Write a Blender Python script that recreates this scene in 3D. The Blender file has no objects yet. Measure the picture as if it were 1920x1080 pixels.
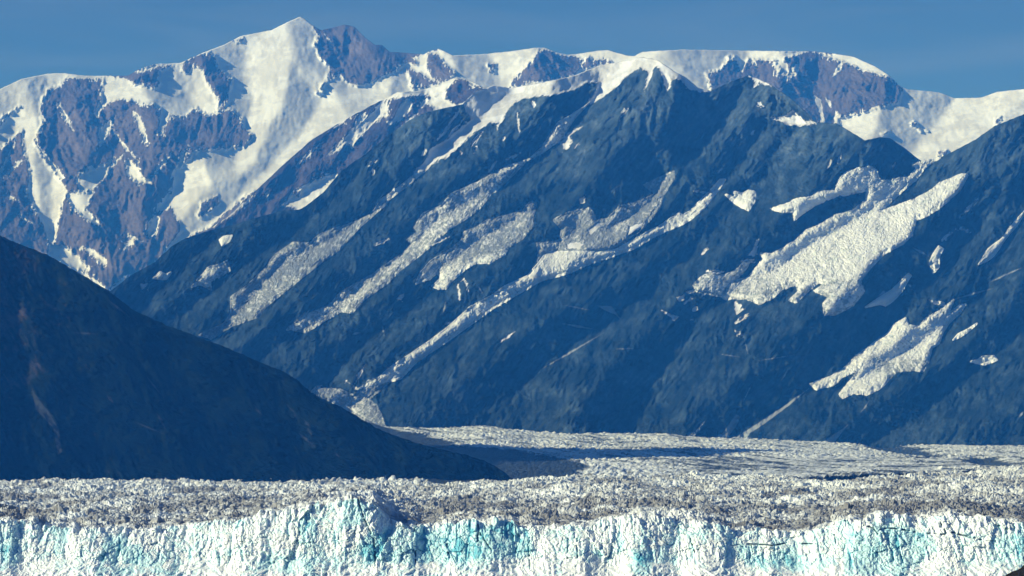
import bpy, math
import numpy as np

# ------------------------------------------------------------------ camera, sky, sun
sc = bpy.context.scene
F, CU, VH, CH = 5444.0, 960.0, 1010.0, 44.0      # survey constants used to lay the land out (focal length, horizon, eye height)
cd = bpy.data.cameras.new('camera'); cam = bpy.data.objects.new('camera', cd)
sc.collection.objects.link(cam); sc.camera = cam
cam.location = (0, 0, CH); cam.rotation_euler = (math.radians(90), 0, 0)
cd.sensor_width = 36; cd.lens = 36*F/1920; cd.shift_y = 470/1920
cd.clip_start = 1; cd.clip_end = 300000

SUN_AZ, SUN_EL = math.radians(71), math.radians(23)     # azimuth: from straight behind the camera towards its left
SDIR = (-math.cos(SUN_EL)*math.sin(SUN_AZ), -math.cos(SUN_EL)*math.cos(SUN_AZ), math.sin(SUN_EL))
sd_ = bpy.data.lights.new('sun', 'SUN'); sun = bpy.data.objects.new('sun', sd_)
sc.collection.objects.link(sun)
sd_.energy = 5.0; sd_.angle = math.radians(0.5); sd_.color = (1, .995, .99)
from mathutils import Vector
sun.rotation_euler = Vector(SDIR).to_track_quat('Z', 'Y').to_euler()

w = bpy.data.worlds.new('World'); sc.world = w; w.use_nodes = True
nt = w.node_tree; nt.nodes.clear()
def nn(nt, t, **k):
    n = nt.nodes.new(t)
    for a, b in k.items(): setattr(n, a, b)
    return n
out = nn(nt, 'ShaderNodeOutputWorld'); bg = nn(nt, 'ShaderNodeBackground')
sky = nn(nt, 'ShaderNodeTexSky', sky_type='NISHITA', sun_disc=False, sun_elevation=SUN_EL,
         sun_rotation=math.atan2(SDIR[0], SDIR[1]), air_density=1.0, dust_density=0.0, ozone_density=6.0, altitude=2500)
# thin cirrus streaks high above
tc = nn(nt, 'ShaderNodeTexCoord'); mp = nn(nt, 'ShaderNodeMapping'); mp.inputs['Scale'].default_value = (5, 5, 42)
mp.inputs['Rotation'].default_value = (0, math.radians(4), 0)
no = nn(nt, 'ShaderNodeTexNoise'); no.inputs['Scale'].default_value = 1.6; no.inputs['Detail'].default_value = 5; no.inputs['Distortion'].default_value = .6
mr = nn(nt, 'ShaderNodeMapRange'); mr.inputs['From Min'].default_value = .42; mr.inputs['From Max'].default_value = .75
mr.inputs['To Min'].default_value = 0; mr.inputs['To Max'].default_value = .14
mx = nn(nt, 'ShaderNodeMix', data_type='RGBA'); mx.inputs['B'].default_value = (6.0, 7.0, 9.0, 1)
L = nt.links.new
L(tc.outputs['Generated'], mp.inputs['Vector']); L(mp.outputs[0], no.inputs['Vector']); L(no.outputs['Fac'], mr.inputs['Value'])
L(mr.outputs[0], mx.inputs['Factor']); L(sky.outputs[0], mx.inputs['A']); tn_ = nn(nt, 'ShaderNodeMix', data_type='RGBA', blend_type='MULTIPLY'); tn_.inputs['Factor'].default_value = 1; tn_.inputs['B'].default_value = (.80, .75, .88, 1); L(mx.outputs['Result'], tn_.inputs['A']); L(tn_.outputs['Result'], bg.inputs['Color'])
bg.inputs['Strength'].default_value = 0.05; L(bg.outputs[0], out.inputs['Surface'])

sc.view_settings.view_transform = 'Standard'; sc.view_settings.look = 'None'
sc.view_settings.exposure = 0.5; sc.view_settings.gamma = 1
sc.render.engine = 'CYCLES'
sc.cycles.max_bounces = 4; sc.cycles.diffuse_bounces = 2; sc.cycles.glossy_bounces = 1; sc.cycles.volume_bounces = 0
sc.cycles.transparent_max_bounces = 4
HAZE_D, HAZE_C = 4.15e-5, (0.025, 0.23, 1.0, 1)

# ------------------------------------------------------------------ numeric helpers
def h2(ix, iy, seed):
    n = (ix.astype(np.int64)*374761393 + iy.astype(np.int64)*668265263 + seed*974634777) & 0xffffffff
    n = ((n ^ (n >> 13))*1274126177) & 0xffffffff
    n = ((n ^ (n >> 16))*2246822519) & 0xffffffff
    return ((n ^ (n >> 15)) & 0xffffff).astype(np.float32)/float(0xffffff)
def gn(x, y, seed=0):
    xi = np.floor(x); yi = np.floor(y); fx = (x-xi).astype(np.float32); fy = (y-yi).astype(np.float32)
    r = 0
    sx = fx*fx*fx*(fx*(fx*6-15)+10); sy = fy*fy*fy*(fy*(fy*6-15)+10)
    for a in (0, 1):
        for b in (0, 1):
            g = h2(xi+a, yi+b, seed)*6.2831853
            d = np.cos(g)*(fx-a) + np.sin(g)*(fy-b)
            r = r + d*(sx if a else 1-sx)*(sy if b else 1-sy)
    return r*1.45
def fbm(x, y, seed=0, o=4, g=.5):
    r = 0; a = 1; s = 0
    for i in range(o):
        r = r + a*gn(x*2**i, y*2**i, seed+i*17); s += a; a *= g
    return r/s
def ridged(x, y, seed=0, o=4, g=.5):
    r = 0; a = 1; s = 0
    for i in range(o):
        r = r + a*(1-2.2*np.abs(gn(x*2**i, y*2**i, seed+i*31))); s += a; a *= g
    return r/s
def worley(x, y, seed=0):
    """nearest cell: distance, second distance, three random numbers of the cell, offset from its centre"""
    xi = np.floor(x); yi = np.floor(y)
    d1 = np.full(x.shape, 9., np.float32); d2 = d1.copy(); cx = np.zeros_like(d1); cy = cx.copy(); ox = cx.copy(); oy = cx.copy()
    for a in (-1, 0, 1):
        for b in (-1, 0, 1):
            X = xi+a; Y = yi+b
            px = X+h2(X, Y, seed)-x; py = Y+h2(X, Y, seed+5)-y
            d = np.sqrt(px*px+py*py).astype(np.float32)
            n = d < d1
            d2 = np.where(n, d1, np.minimum(d2, d)); d1 = np.where(n, d, d1)
            cx = np.where(n, X, cx); cy = np.where(n, Y, cy); ox = np.where(n, -px, ox); oy = np.where(n, -py, oy)
    return d1, d2, h2(cx, cy, seed+11), h2(cx, cy, seed+12), h2(cx, cy, seed+13), ox, oy
def ss(x, a, b):
    t = np.clip((x-a)/(b-a), 0, 1); return t*t*(3-2*t)
def pl(pts, u):
    p = np.array(pts, float); return np.interp(u, p[:, 0], p[:, 1])
def seg_dist(P, u, v, closed=False):
    P = np.array(P, float); d = np.full(u.shape, 1e9, np.float32); n = len(P)
    for i in range(n if closed else n-1):
        a = P[i]; b = P[(i+1) % n]; e = b-a; l = max(e@e, 1e-9)
        t = np.clip(((u-a[0])*e[0]+(v-a[1])*e[1])/l, 0, 1)
        d = np.minimum(d, np.hypot(u-a[0]-t*e[0], v-a[1]-t*e[1]))
    return d
M_ = 14.
def sdf(P, u, v):
    """signed distance to an outline, positive inside, clamped to -M_"""
    P = np.array(P, float); r = np.full(u.shape, -M_, np.float32)
    k = (u > P[:, 0].min()-M_) & (u < P[:, 0].max()+M_) & (v > P[:, 1].min()-M_) & (v < P[:, 1].max()+M_)
    if not k.any(): return r
    x = u[k]; y = v[k]; d = seg_dist(P, x, y, True); ins = np.zeros(x.shape, bool); n = len(P)
    for i in range(n):
        a = P[i]; b = P[(i+1) % n]
        if a[1] == b[1]: continue
        c = ((a[1] > y) != (b[1] > y)) & (x < (b[0]-a[0])*(y-a[1])/(b[1]-a[1])+a[0])
        ins ^= c
    r[k] = np.maximum(np.where(ins, d, -d), -M_); return r
TO = {1: (0, 0), 2: (640, 0), 3: (1280, 0), 4: (0, 360), 5: (640, 360), 6: (1280, 360), 7: (0, 720), 8: (640, 720), 9: (1280, 720)}
def T(*a):
    """outline noted as  tile, (x, y), (x, y), ..., tile, ...  on survey sheets at three times scale"""
    o = TO[a[0]]; r = []
    for q in a:
        if isinstance(q, int): o = TO[q]
        else: r.append((o[0]+q[0]/3, o[1]+q[1]/3))
    return r
def pts(u, v, D):
    return np.stack([(u-CU)*D/F, D, CH+(VH-v)*D/F], -1)
def line(p, q, w_=2.5):
    """thin tapered streak"""
    p = np.array(p, float); q = np.array(q, float); d = q-p; n = np.array([-d[1], d[0]])/max(np.hypot(*d), 1)
    m = p+.45*d
    return [tuple(p), tuple(m+n*w_), tuple(q), tuple(m-n*w_)]

# ------------------------------------------------------------------ mesh helpers
def link(o): sc.collection.objects.link(o); return o
def mesh_from(name, V, Q, mat, attrs=None, smooth=True, parent=None):
    me = bpy.data.meshes.new(name); V = np.ascontiguousarray(V, np.float32); Q = np.ascontiguousarray(Q, np.int32)
    me.vertices.add(len(V)); me.vertices.foreach_set('co', V.ravel())
    me.loops.add(Q.size); me.loops.foreach_set('vertex_index', Q.ravel())
    me.polygons.add(len(Q)); me.polygons.foreach_set('loop_start', np.arange(len(Q), dtype=np.int32)*4)
    me.update(calc_edges=True)
    me.polygons.foreach_set('use_smooth', np.full(len(Q), smooth))
    for k, a in (attrs or {}).items():
        at = me.attributes.new(k, 'FLOAT', 'POINT'); at.data.foreach_set('value', np.ascontiguousarray(a, np.float32).ravel())
    me.materials.append(mat)
    o = link(bpy.data.objects.new(name, me)); o.parent = parent
    return o
def quads(nr, nc):
    i = np.arange(nr*nc, dtype=np.int64).reshape(nr, nc)
    return np.stack([i[:-1, :-1], i[:-1, 1:], i[1:, 1:], i[1:, :-1]], -1).reshape(-1, 4)
def normals(P):
    du = np.gradient(P, axis=1); dv = np.gradient(P, axis=0)
    n = np.cross(du, dv); n /= np.linalg.norm(n, axis=-1, keepdims=True)+1e-9
    return n
def tag(o, label=None, cat=None, group=None, kind=None):
    if label: o['label'] = label
    if cat: o['category'] = cat
    if group: o['group'] = group
    if kind: o['kind'] = kind
    return o

# ------------------------------------------------------------------ materials
def mat(name):
    m = bpy.data.materials.new(name); m.use_nodes = True; t = m.node_tree
    b = t.nodes['Principled BSDF']; b.inputs['Specular IOR Level'].default_value = .0
    return m, t, b
def attr(t, n): return nn(t, 'ShaderNodeAttribute', attribute_name=n).outputs['Fac']
def noise(t, scale, detail=4, rough=.55, vec=None, dist=0):
    n = nn(t, 'ShaderNodeTexNoise'); n.inputs['Scale'].default_value = scale; n.inputs['Detail'].default_value = detail
    n.inputs['Roughness'].default_value = rough; n.inputs['Distortion'].default_value = dist
    t.links.new(vec or objco(t), n.inputs['Vector']); return n.outputs['Fac']
def objco(t):
    for n in t.nodes:
        if n.bl_idname == 'ShaderNodeTexCoord': return n.outputs['Object']
    return nn(t, 'ShaderNodeTexCoord').outputs['Object']
def mth(t, op, a, b=0., c=None, clamp=False):
    n = nn(t, 'ShaderNodeMath', operation=op, use_clamp=clamp)
    for i, q in enumerate((a, b) if c is None else (a, b, c)):
        if isinstance(q, (int, float)): n.inputs[i].default_value = q
        else: t.links.new(q, n.inputs[i])
    return n.outputs[0]
def rng(t, x, a, b, c=0., d=1.):
    n = nn(t, 'ShaderNodeMapRange', interpolation_type='SMOOTHSTEP'); t.links.new(x, n.inputs['Value'])
    for k, q in zip(('From Min', 'From Max', 'To Min', 'To Max'), (a, b, c, d)): n.inputs[k].default_value = q
    return n.outputs[0]
def mix(t, f, a, b):
    n = nn(t, 'ShaderNodeMix', data_type='RGBA')
    for k, q in (('Factor', f), ('A', a), ('B', b)):
        if isinstance(q, (int, float)): n.inputs[k].default_value = q
        elif isinstance(q, tuple): n.inputs[k].default_value = (*q, 1)
        else: t.links.new(q, n.inputs[k])
    return n.outputs['Result']
def bump(t, b, h, dist, st=1.):
    n = nn(t, 'ShaderNodeBump'); n.inputs['Distance'].default_value = dist; n.inputs['Strength'].default_value = st
    t.links.new(h, n.inputs['Height']); t.links.new(n.outputs[0], b.inputs['Normal'])

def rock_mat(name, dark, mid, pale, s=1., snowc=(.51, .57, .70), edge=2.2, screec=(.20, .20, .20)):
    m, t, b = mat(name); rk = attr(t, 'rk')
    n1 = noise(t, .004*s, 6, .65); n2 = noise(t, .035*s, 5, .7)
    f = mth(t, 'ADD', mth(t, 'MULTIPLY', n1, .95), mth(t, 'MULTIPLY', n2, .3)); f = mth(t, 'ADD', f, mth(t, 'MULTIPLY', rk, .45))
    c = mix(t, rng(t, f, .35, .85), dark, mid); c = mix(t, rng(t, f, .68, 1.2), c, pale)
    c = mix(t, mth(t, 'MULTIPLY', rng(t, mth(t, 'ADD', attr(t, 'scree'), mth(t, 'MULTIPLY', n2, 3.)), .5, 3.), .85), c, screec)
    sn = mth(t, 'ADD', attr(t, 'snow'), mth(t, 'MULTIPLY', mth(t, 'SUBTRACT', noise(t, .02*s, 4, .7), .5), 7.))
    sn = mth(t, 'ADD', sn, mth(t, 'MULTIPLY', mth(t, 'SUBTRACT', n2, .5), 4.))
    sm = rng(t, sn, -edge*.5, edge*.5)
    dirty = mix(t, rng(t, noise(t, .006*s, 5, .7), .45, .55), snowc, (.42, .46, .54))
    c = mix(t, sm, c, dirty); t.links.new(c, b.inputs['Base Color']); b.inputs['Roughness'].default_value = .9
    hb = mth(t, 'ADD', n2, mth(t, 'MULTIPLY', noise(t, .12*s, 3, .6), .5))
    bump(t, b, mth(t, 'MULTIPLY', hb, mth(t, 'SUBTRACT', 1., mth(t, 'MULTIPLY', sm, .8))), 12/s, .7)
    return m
def ice_mat(name, clean=(.80, .89, .93), dirt_shade_c=(.14, .15, .16), bluec=(.52, .79, .86), deep=(.12, .44, .58), s=1., bd=1.1, dm=.9):
    m, t, b = mat(name)
    n1 = noise(t, .05*s, 5, .7); n2 = noise(t, .35*s, 4, .7)
    c = mix(t, rng(t, noise(t, .012*s, 4, .6), .4, .7), clean, tuple(x*.88 for x in clean))
    bl = mth(t, 'ADD', attr(t, 'blue'), mth(t, 'MULTIPLY', mth(t, 'SUBTRACT', n1, .5), 1.1))
    c = mix(t, rng(t, bl, .15, .8), c, bluec); c = mix(t, rng(t, bl, .85, 1.5), c, deep)
    di = mth(t, 'ADD', attr(t, 'dirt_shade'), mth(t, 'MULTIPLY', mth(t, 'SUBTRACT', n1, .5), 1.3))
    di = mth(t, 'ADD', di, mth(t, 'MULTIPLY', mth(t, 'SUBTRACT', n2, .5), 1.2))
    c = mix(t, mth(t, 'MULTIPLY', rng(t, di, .1, 1.1), dm), c, dirt_shade_c)
    t.links.new(c, b.inputs['Base Color']); b.inputs['Roughness'].default_value = .55
    b.inputs['Specular IOR Level'].default_value = .3
    bump(t, b, mth(t, 'ADD', n2, n1), bd/s, .8)
    return m
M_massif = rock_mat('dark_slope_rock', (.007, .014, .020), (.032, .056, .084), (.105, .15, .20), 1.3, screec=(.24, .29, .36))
M_ridge = rock_mat('purple_ridge_rock', (.035, .032, .042), (.075, .065, .078), (.14, .12, .125), .9)
M_far = rock_mat('far_purple_rock', (.065, .058, .068), (.12, .106, .12), (.22, .195, .20), .8)
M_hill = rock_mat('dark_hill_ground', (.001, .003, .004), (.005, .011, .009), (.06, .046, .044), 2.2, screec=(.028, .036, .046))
M_ice = ice_mat('glacier_ice')
M_top = ice_mat('crevassed_ice', clean=(.60, .67, .72), dirt_shade_c=(.12, .125, .13))
M_vice = ice_mat('valley_ice', dm=1., clean=(.60, .68, .76), dirt_shade_c=(.025, .038, .05), s=.5, bd=2)
M_hice = ice_mat('hanging_ice', clean=(.62, .69, .79), dirt_shade_c=(.10, .13, .17), bluec=(.45, .68, .55), s=.35, bd=3)
m, t, b = mat('water'); b.inputs['Base Color'].default_value = (.03, .07, .09, 1); b.inputs['Roughness'].default_value = .12
bump(t, b, noise(t, .4, 4), .25, .6); M_water = m
m, t, b = mat('valley_ground'); t.links.new(mix(t, noise(t, .01, 5), (.04, .045, .04), (.10, .09, .08)), b.inputs['Base Color']); M_ground = m
m, t, b = mat('black_rock'); t.links.new(mix(t, noise(t, .15, 5), (.008, .009, .010), (.022, .021, .02)), b.inputs['Base Color'])
bump(t, b, noise(t, .5, 5), 1.); M_black = m

# ------------------------------------------------------------------ land layers
def relief(u, v, ridges, gullies, k, cap):
    su = np.arange(-360, 2300, 4.); sv = np.arange(-20, 1000, 4.); U, V = np.meshgrid(su, sv)
    dr = np.full(U.shape, 1e9); dg = dr.copy()
    for q in ridges: dr = np.minimum(dr, seg_dist(q, U, V))
    for q in gullies: dg = np.minimum(dg, seg_dist(q, U, V))
    r = dg/(dg+dr+1e-6); h = r*np.minimum(k*(dg+dr), cap)
    for _ in range(2):
        h = (h+np.roll(h, 1, 0)+np.roll(h, -1, 0)+np.roll(h, 1, 1)+np.roll(h, -1, 1))/5
    x = np.clip((u+360)/4, 0, len(su)-1.001); y = np.clip((v+20)/4, 0, len(sv)-1.001)
    xi = x.astype(int); yi = y.astype(int); fx = x-xi; fy = y-yi
    return (h[yi, xi]*(1-fx)+h[yi, xi+1]*fx)*(1-fy)+(h[yi+1, xi]*(1-fx)+h[yi+1, xi+1]*fx)*fy

class Layer: pass
def layer(name, m, crest, base, u0, u1, du, nr, depth, ridges, gullies, k, cap, ang, amps, snow=(), rock=(), scree=(),
          rag=3., crest_n=2., kind='structure', rkf=None, backslope=.9, fleck=0, snowsm=.72, ice=()):
    cols = np.arange(u0, u1, du); rows = np.linspace(0, 1, nr)
    cv = pl(crest, cols) + crest_n*fbm(cols/14., cols*0+3, 7, 4, .6); bv = pl(base, cols)
    U = np.broadcast_to(cols, (nr, len(cols))).copy(); V = bv+(cv-bv)*rows[:, None]
    wu = U+9*fbm(U/55, V/55, 3, 3)+2.5*fbm(U/12, V/12, 9, 2); wv = V+9*fbm(U/55, V/55, 4, 3)+2.5*fbm(U/12, V/12, 19, 2)
    D = depth(U, V) - relief(wu, wv, ridges, gullies, k, cap)
    ca, sa = math.cos(ang), math.sin(ang)                  # fall line direction (down the slope)
    al = U*ca+V*sa; ac = -U*sa+V*ca
    x = ac+6*fbm(U/40, V/40, 71, 3); y = al+6*fbm(U/40, V/40, 72, 3)
    nz = amps[0]*ridged(x/70, y/190, 21, 2) + amps[1]*ridged(x/24, y/75, 22, 2) + amps[2]*ridged(x/9, y/22, 23, 2) + amps[3]*fbm(x/3.6, y/6, 24, 2)
    # a second set of ribs dropping more steeply, in patches
    ang2 = ang-.55; x2 = -U*math.sin(ang2)+V*math.cos(ang2)+5*fbm(U/30, V/30, 73, 3); y2 = U*math.cos(ang2)+V*math.sin(ang2)
    pm = ss(fbm(U/110, V/90, 74, 3), -.12, .16)
    nb_ = amps[0]*.8*ridged(x2/60, y2/120, 25, 2) + amps[1]*ridged(x2/21, y2/50, 26, 3) + amps[2]*ridged(U/10+3*gn(U/20, V/20, 75), V/11, 27, 3)
    nz = (nz*(1-pm)+nb_*pm)*(.45+.95*ss(fbm(U/75, V/60, 76, 3), -.3, .35))+amps[3]*1.5*ridged(x/4.6, y/13, 28, 2)*(1-pm)+amps[3]*1.5*ridged(x2/5, y2/12, 29, 2)*pm
    top = ss(rows, 1., .96)[:, None]*.75+.25
    # rag the snow edge along the fall line
    rg = rag*(fbm(x/5, y/26, 31, 3)*1.3+.9*fbm(x/2.3, y/13, 34, 2)+.6*fbm(U/3.2, V/3.2, 33, 2))
    S = np.full(U.shape, -M_, np.float32)
    for q in snow: S = np.maximum(S, sdf(q, U, V))
    for q in rock: S = np.minimum(S, -sdf(q, U, V))
    S = S + .8 + rg*ss(np.abs(S), M_, 2)
    if fleck:
        fk = ridged(x/6, y/30, 91, 3)*.7+.5*fbm(U/60, V/60, 92, 3)+.5*ss(S, -M_, -2)+.35*fbm(U/4, V/5, 93, 2)
        S = np.maximum(S, np.clip((fk-fleck)*16, -M_, 1.6))
    IC = np.full(U.shape, -M_, np.float32)
    for q in ice: IC = np.maximum(IC, sdf(q, U, V))
    if len(ice):                                           # thin broken snow fringing the bodies of ice
        S = np.maximum(S, np.where(IC > -M_+.1, IC-3.2+7.5*fbm(x/5, y/16, 94, 3)+5*fbm(U/3., V/3., 95, 2), -M_))
    D = D - nz*top*(1-snowsm*ss(S, -1, 5))*(1-.8*ss(IC, -3, 3)) - 55*ss(IC, -7, 9)
    C = np.full(U.shape, -M_, np.float32)
    for q in scree: C = np.maximum(C, sdf(q, U, V))
    RK = .6*fbm(x/30, y/90, 41, 4)*(1-pm)+.6*fbm(x2/26, y2/70, 42, 4)*pm+.6*fbm(x/6, y/26, 43, 3)+.15*fbm(U/4, V/6, 44, 2)+.012*(-nz)/1.0*(.5)
    if rkf is not None: RK = RK+rkf(U, V)
    P = pts(U, V, D)
    # the far side of the mountain, falling away behind the crest
    B = []; last = P[-1]; nb = 10
    for i in range(1, nb+1):
        q = last.copy(); s = i*260.
        q[:, 1] += s; q[:, 0] *= 1.+0*s; q[:, 2] = np.maximum(q[:, 2]-s*backslope*.8-30*fbm(cols/30, cols*0+i, 51, 3), -4)
        B.append(q)
    PP = np.concatenate([P, np.array(B)], 0)
    ext = lambda a, val: np.concatenate([a, np.broadcast_to(val if np.ndim(val) else np.full(len(cols), val, float), (nb, len(cols)))], 0)
    o = mesh_from(name, PP.reshape(-1, 3), quads(nr+nb, len(cols)), m,
                  {'snow': ext(S, S[-1]), 'rk': ext(RK, RK[-1]), 'scree': ext(C, -M_)})
    if kind: o['kind'] = kind
    l = Layer(); l.P = P; l.U = U; l.V = V; l.N = normals(P); l.o = o; l.rg = rg; l.x = x; l.y = y
    return l

R_ = math.radians
# ---- far snowy range
crest_far = [(-340, 240), (-150, 215), (0, 167), (40, 148), (90, 138), (120, 137), (160, 142), (240, 142), (260, 130), (290, 120), (338, 118), (380, 99),
             (420, 84), (450, 68), (510, 56), (540, 41), (563, 31), (572, 36), (585, 47), (602, 57), (625, 51), (648, 46), (664, 50), (690, 75), (703, 84),
             (716, 84), (730, 97), (760, 99), (795, 102), (803, 97), (822, 91), (835, 97), (850, 104), (900, 102), (950, 97), (1000, 90), (1020, 89), (1040, 97),
             (1065, 103), (1090, 100), (1120, 95), (1140, 94), (1175, 104), (1190, 105), (1205, 97), (1240, 95), (1280, 93), (1400, 95), (1500, 96), (1525, 96), (1560, 100),
             (1600, 106), (1640, 124), (1665, 140), (1690, 163), (1705, 168), (1760, 173), (1790, 184), (1840, 183), (1870, 172), (1920, 167), (2050, 150), (2240, 175)]
far_snow = [
 T(1,(1160,280),(1200,250),(1350,180),(1540,130),(1690,60),(1750,130),(1785,205),(1775,260),(1800,320),(1855,375),(1830,450),(1800,500),(1850,450),(1920,415),2,(50,470),(130,480),(300,400),(460,300),(700,240),(1000,240),(1280,240),3,(0,240),(1920,380),(2900,380),(2900,1300),(1400,1300),(0,900),2,(0,1200),1,
     (1600,1100),(1440,1080),4,(1390,10),(1170,200),(1080,240),(1000,300),(940,370),(890,400),(900,370),(980,270),(1020,220),(1000,160),(940,50),1,(970,1080),(985,960),(1100,860),(1130,845),(1370,830),(1420,765),(1370,720),
     (1365,660),(1290,615),(1245,620),(1290,560),(1300,450),(1230,380),(1215,330)),
 T(1,(890,400),(1020,360),(1030,400),(1060,410),(1100,370),(1140,390),(1165,470),(1200,520),(1225,570),(1220,620),(1160,650),(1100,605),(1040,650),(950,650),(930,700),(900,760),(905,620),(860,590),(800,580),(700,560),(640,565),
     (580,600),(545,660),(530,640),(570,560),(585,430),(700,440),(760,470),(880,500),(900,470)),
 T(1,(-900,500),(0,480),(100,430),(200,400),(330,395),(570,420),(560,440),(370,435),(340,480),(270,500),(240,560),(220,610),(235,700),(200,770),(190,800),(250,900),(330,1000),(380,1080),4,(370,0),(340,100),(320,200),(310,280),(275,290),
     (240,180),(200,100),(150,0),1,(160,1060),(165,950),(140,870),(125,780),(120,730),(60,790),(0,840),(-200,900),(-300,800),(0,720),(60,640),(110,600),(0,665),(-400,800),(-900,900)),
 T(1,(760,410),(880,360),(1020,345),(1060,310),(1170,270),(1180,290),(1080,320),(1010,368),(900,368),(780,410)),
 T(4,(370,0),(520,0),(500,60),(470,90),(540,150),(570,195),(480,150),(400,80)),
 T(4,(275,285),(370,310),(450,380),(490,430),(440,435),(540,500),(600,545),(560,540),(440,450),(340,395),(268,350)),
 T(4,(460,310),(530,330),(600,390),(580,410),(540,370)),
 T(4,(620,550),(700,480),(725,460),(640,555)),
 T(1,(420,1010),(500,960),(590,930),(640,880),(600,990),(530,1060),(460,1085)),
 T(1,(700,900),(740,900),(800,990),(850,1030),(780,1030),(720,990)),
 T(1,(560,730),(640,660),(620,720),(580,790),(560,830)),
 T(1,(230,850),(260,870),(360,1000),(340,1005)),
 T(1,(1030,860),(1050,840),(1020,960),(960,1010),(990,940)),
 T(4,(830,180),(880,130),(900,150),(870,240),(830,260)), T(4,(900,60),(960,60),(940,100),(880,110)), T(4,(700,290),(740,270),(750,285),(700,315)),
 T(1,(760,640),(790,660),(830,800),(810,800)),
 line((110,195),(138,245),3), line((10,330),(40,300),2), line((0,325),(28,268),2), line((30,400),(58,418),2), line((12,365),(30,378),2), line((240,440),(262,452),3),
 line((190,330),(230,290),3), line((215,250),(255,300),2), line((205,300),(150,350),3), line((285,330),(320,290),2.5), line((300,400),(318,360),3),
]
far_rock = [
 T(2,(-135,190),(-110,170),(-60,165),(0,150),(40,140),(80,150),(150,215),(200,262),(250,300),(300,385),(230,430),(120,478),(60,478),(0,428),(-60,378),(-40,360),(-110,320),(-148,250)),
 T(2,(365,385),(400,388),(500,445),(550,470),(460,500),(400,500)),
 T(2,(485,300),(530,295),(570,340),(640,408),(590,460),(550,468),(500,430),(480,380)),
 T(2,(365,320),(420,330),(425,368),(370,350)),
 T(2,(1110,285),(1160,275),(1220,308),(1320,315),(1370,355),(1390,310),(1420,345),(1480,318),(1525,355),(1400,378),(1330,400),(1300,430),(1080,470),(945,495),(960,450),(1040,370)),
 T(2,(820,360),(870,360),(860,410),(840,400)),
 T(3,(130,410),(200,395),(250,350),(255,320),(300,325),(330,400),(350,370),(370,335),(420,380),(400,340),(520,335),(522,430),(540,370),(590,440),(600,400),(570,330),(650,305),(690,288),(740,293),(840,333),(900,348),(960,372),
     (1000,395),(1060,410),(1160,430),(1215,470),(1240,500),(1225,540),(1210,580),(1130,600),(1060,620),(960,650),(870,665),(880,700),(700,760),(400,760),(170,600),(160,500)),
 T(1,(1320,225),(1380,205),(1370,230),(1330,235)), T(1,(1780,520),(1810,515),(1800,530)),
 T(4,(1130,60),(1230,20),(1230,60),(1190,110),(1130,150),(1110,130)),
 T(3,(1280,690),(1320,690),(1310,715)), T(3,(1440,850),(1490,850),(1480,870),(1440,870)), T(3,(1760,660),(1785,660),(1775,700),(1760,700)), T(3,(1120,750),(1160,740),(1130,765)), T(3,(1330,728),(1380,740),(1340,742)),
 T(1,(1160,300),(1180,290),(1180,340)),
]
far_snow2 = [line((603,58),(634,100),2), T(3,(650,340),(655,400),(635,430),(610,430),(620,390)), T(3,(890,345),(905,350),(890,390),(845,430),(860,390)),
 T(3,(730,540),(780,560),(785,600),(800,690),(770,690),(775,640),(745,590)), T(3,(795,540),(830,570),(838,610),(815,590)), T(3,(860,620),(885,650),(880,700),(850,690)),
 T(3,(1060,600),(1130,596),(1090,620),(1050,640)), T(3,(520,335),(575,335),(590,440),(555,395),(525,435)), T(3,(322,330),(370,335),(335,408),(325,400)), line((1520,108),(1522,122),2)]
_lay_sdf = []
far_ridges = [crest_far, [(563,32),(600,90),(612,140),(600,165)], [(380,100),(432,150),(415,205),(430,250),(470,260)], [(90,138),(80,200),(60,260),(40,330),(10,400)],
 [(190,145),(180,200),(170,260),(150,330),(170,420),(220,520)], [(245,142),(280,190),(255,260),(290,330),(280,420)], [(330,200),(310,260),(340,300)],
 [(650,47),(680,110),(740,130)], [(822,92),(830,140),(860,180)], [(1020,90),(1000,150)], [(1500,96),(1470,160),(1500,220)], [(1640,124),(1600,190),(1580,230)], [(1870,172),(1800,240),(1740,300)], [(1460,96),(1440,150)]]
far_gullies = [[(600,190),(570,240),(500,320),(430,390),(330,470),(260,530)], [(640,100),(655,160),(700,170)], [(110,200),(110,280),(95,350),(100,450),(160,500)], [(180,190),(220,260),(210,340),(230,430)],
 [(30,230),(20,300),(60,380)], [(360,190),(390,230)], [(340,340),(300,400),(290,470)], [(760,110),(780,150),(760,180)], [(920,110),(940,150)], [(1080,110),(1100,130)], [(1400,110),(1390,160)], [(1540,110),(1530,170),(1560,230)], [(1790,190),(1720,270),(1700,300)], [(460,120),(470,200),(440,300)]]
far = layer('far_mountains', M_far, crest_far, [(-340, 620), (700, 600), (1100, 420), (2240, 420)], -330, 2230, 2.2, 250,
            lambda U, V: 21000+6.4*(600-V), far_ridges, far_gullies, 2.6, 380, R_(97), (56, 42, 24, 9), far_snow, far_rock, snowsm=.9, fleck=1.0, rag=3.5, crest_n=1.2)
# second pass of small snow streaks over the bare faces
def add_snow(l, polys, rag=1.):
    S = np.zeros(len(l.o.data.vertices), np.float32); a = l.o.data.attributes['snow']; a.data.foreach_get('value', S)
    n = l.U.size; s2 = np.full(l.U.shape, -M_, np.float32)
    for q in polys: s2 = np.maximum(s2, sdf(q, l.U, l.V))
    s2 = s2+.5*rag*l.rg*ss(np.abs(s2), M_, 2); S[:n] = np.maximum(S[:n], s2.ravel()); a.data.foreach_set('value', S)
add_snow(far, far_snow2)

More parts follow.
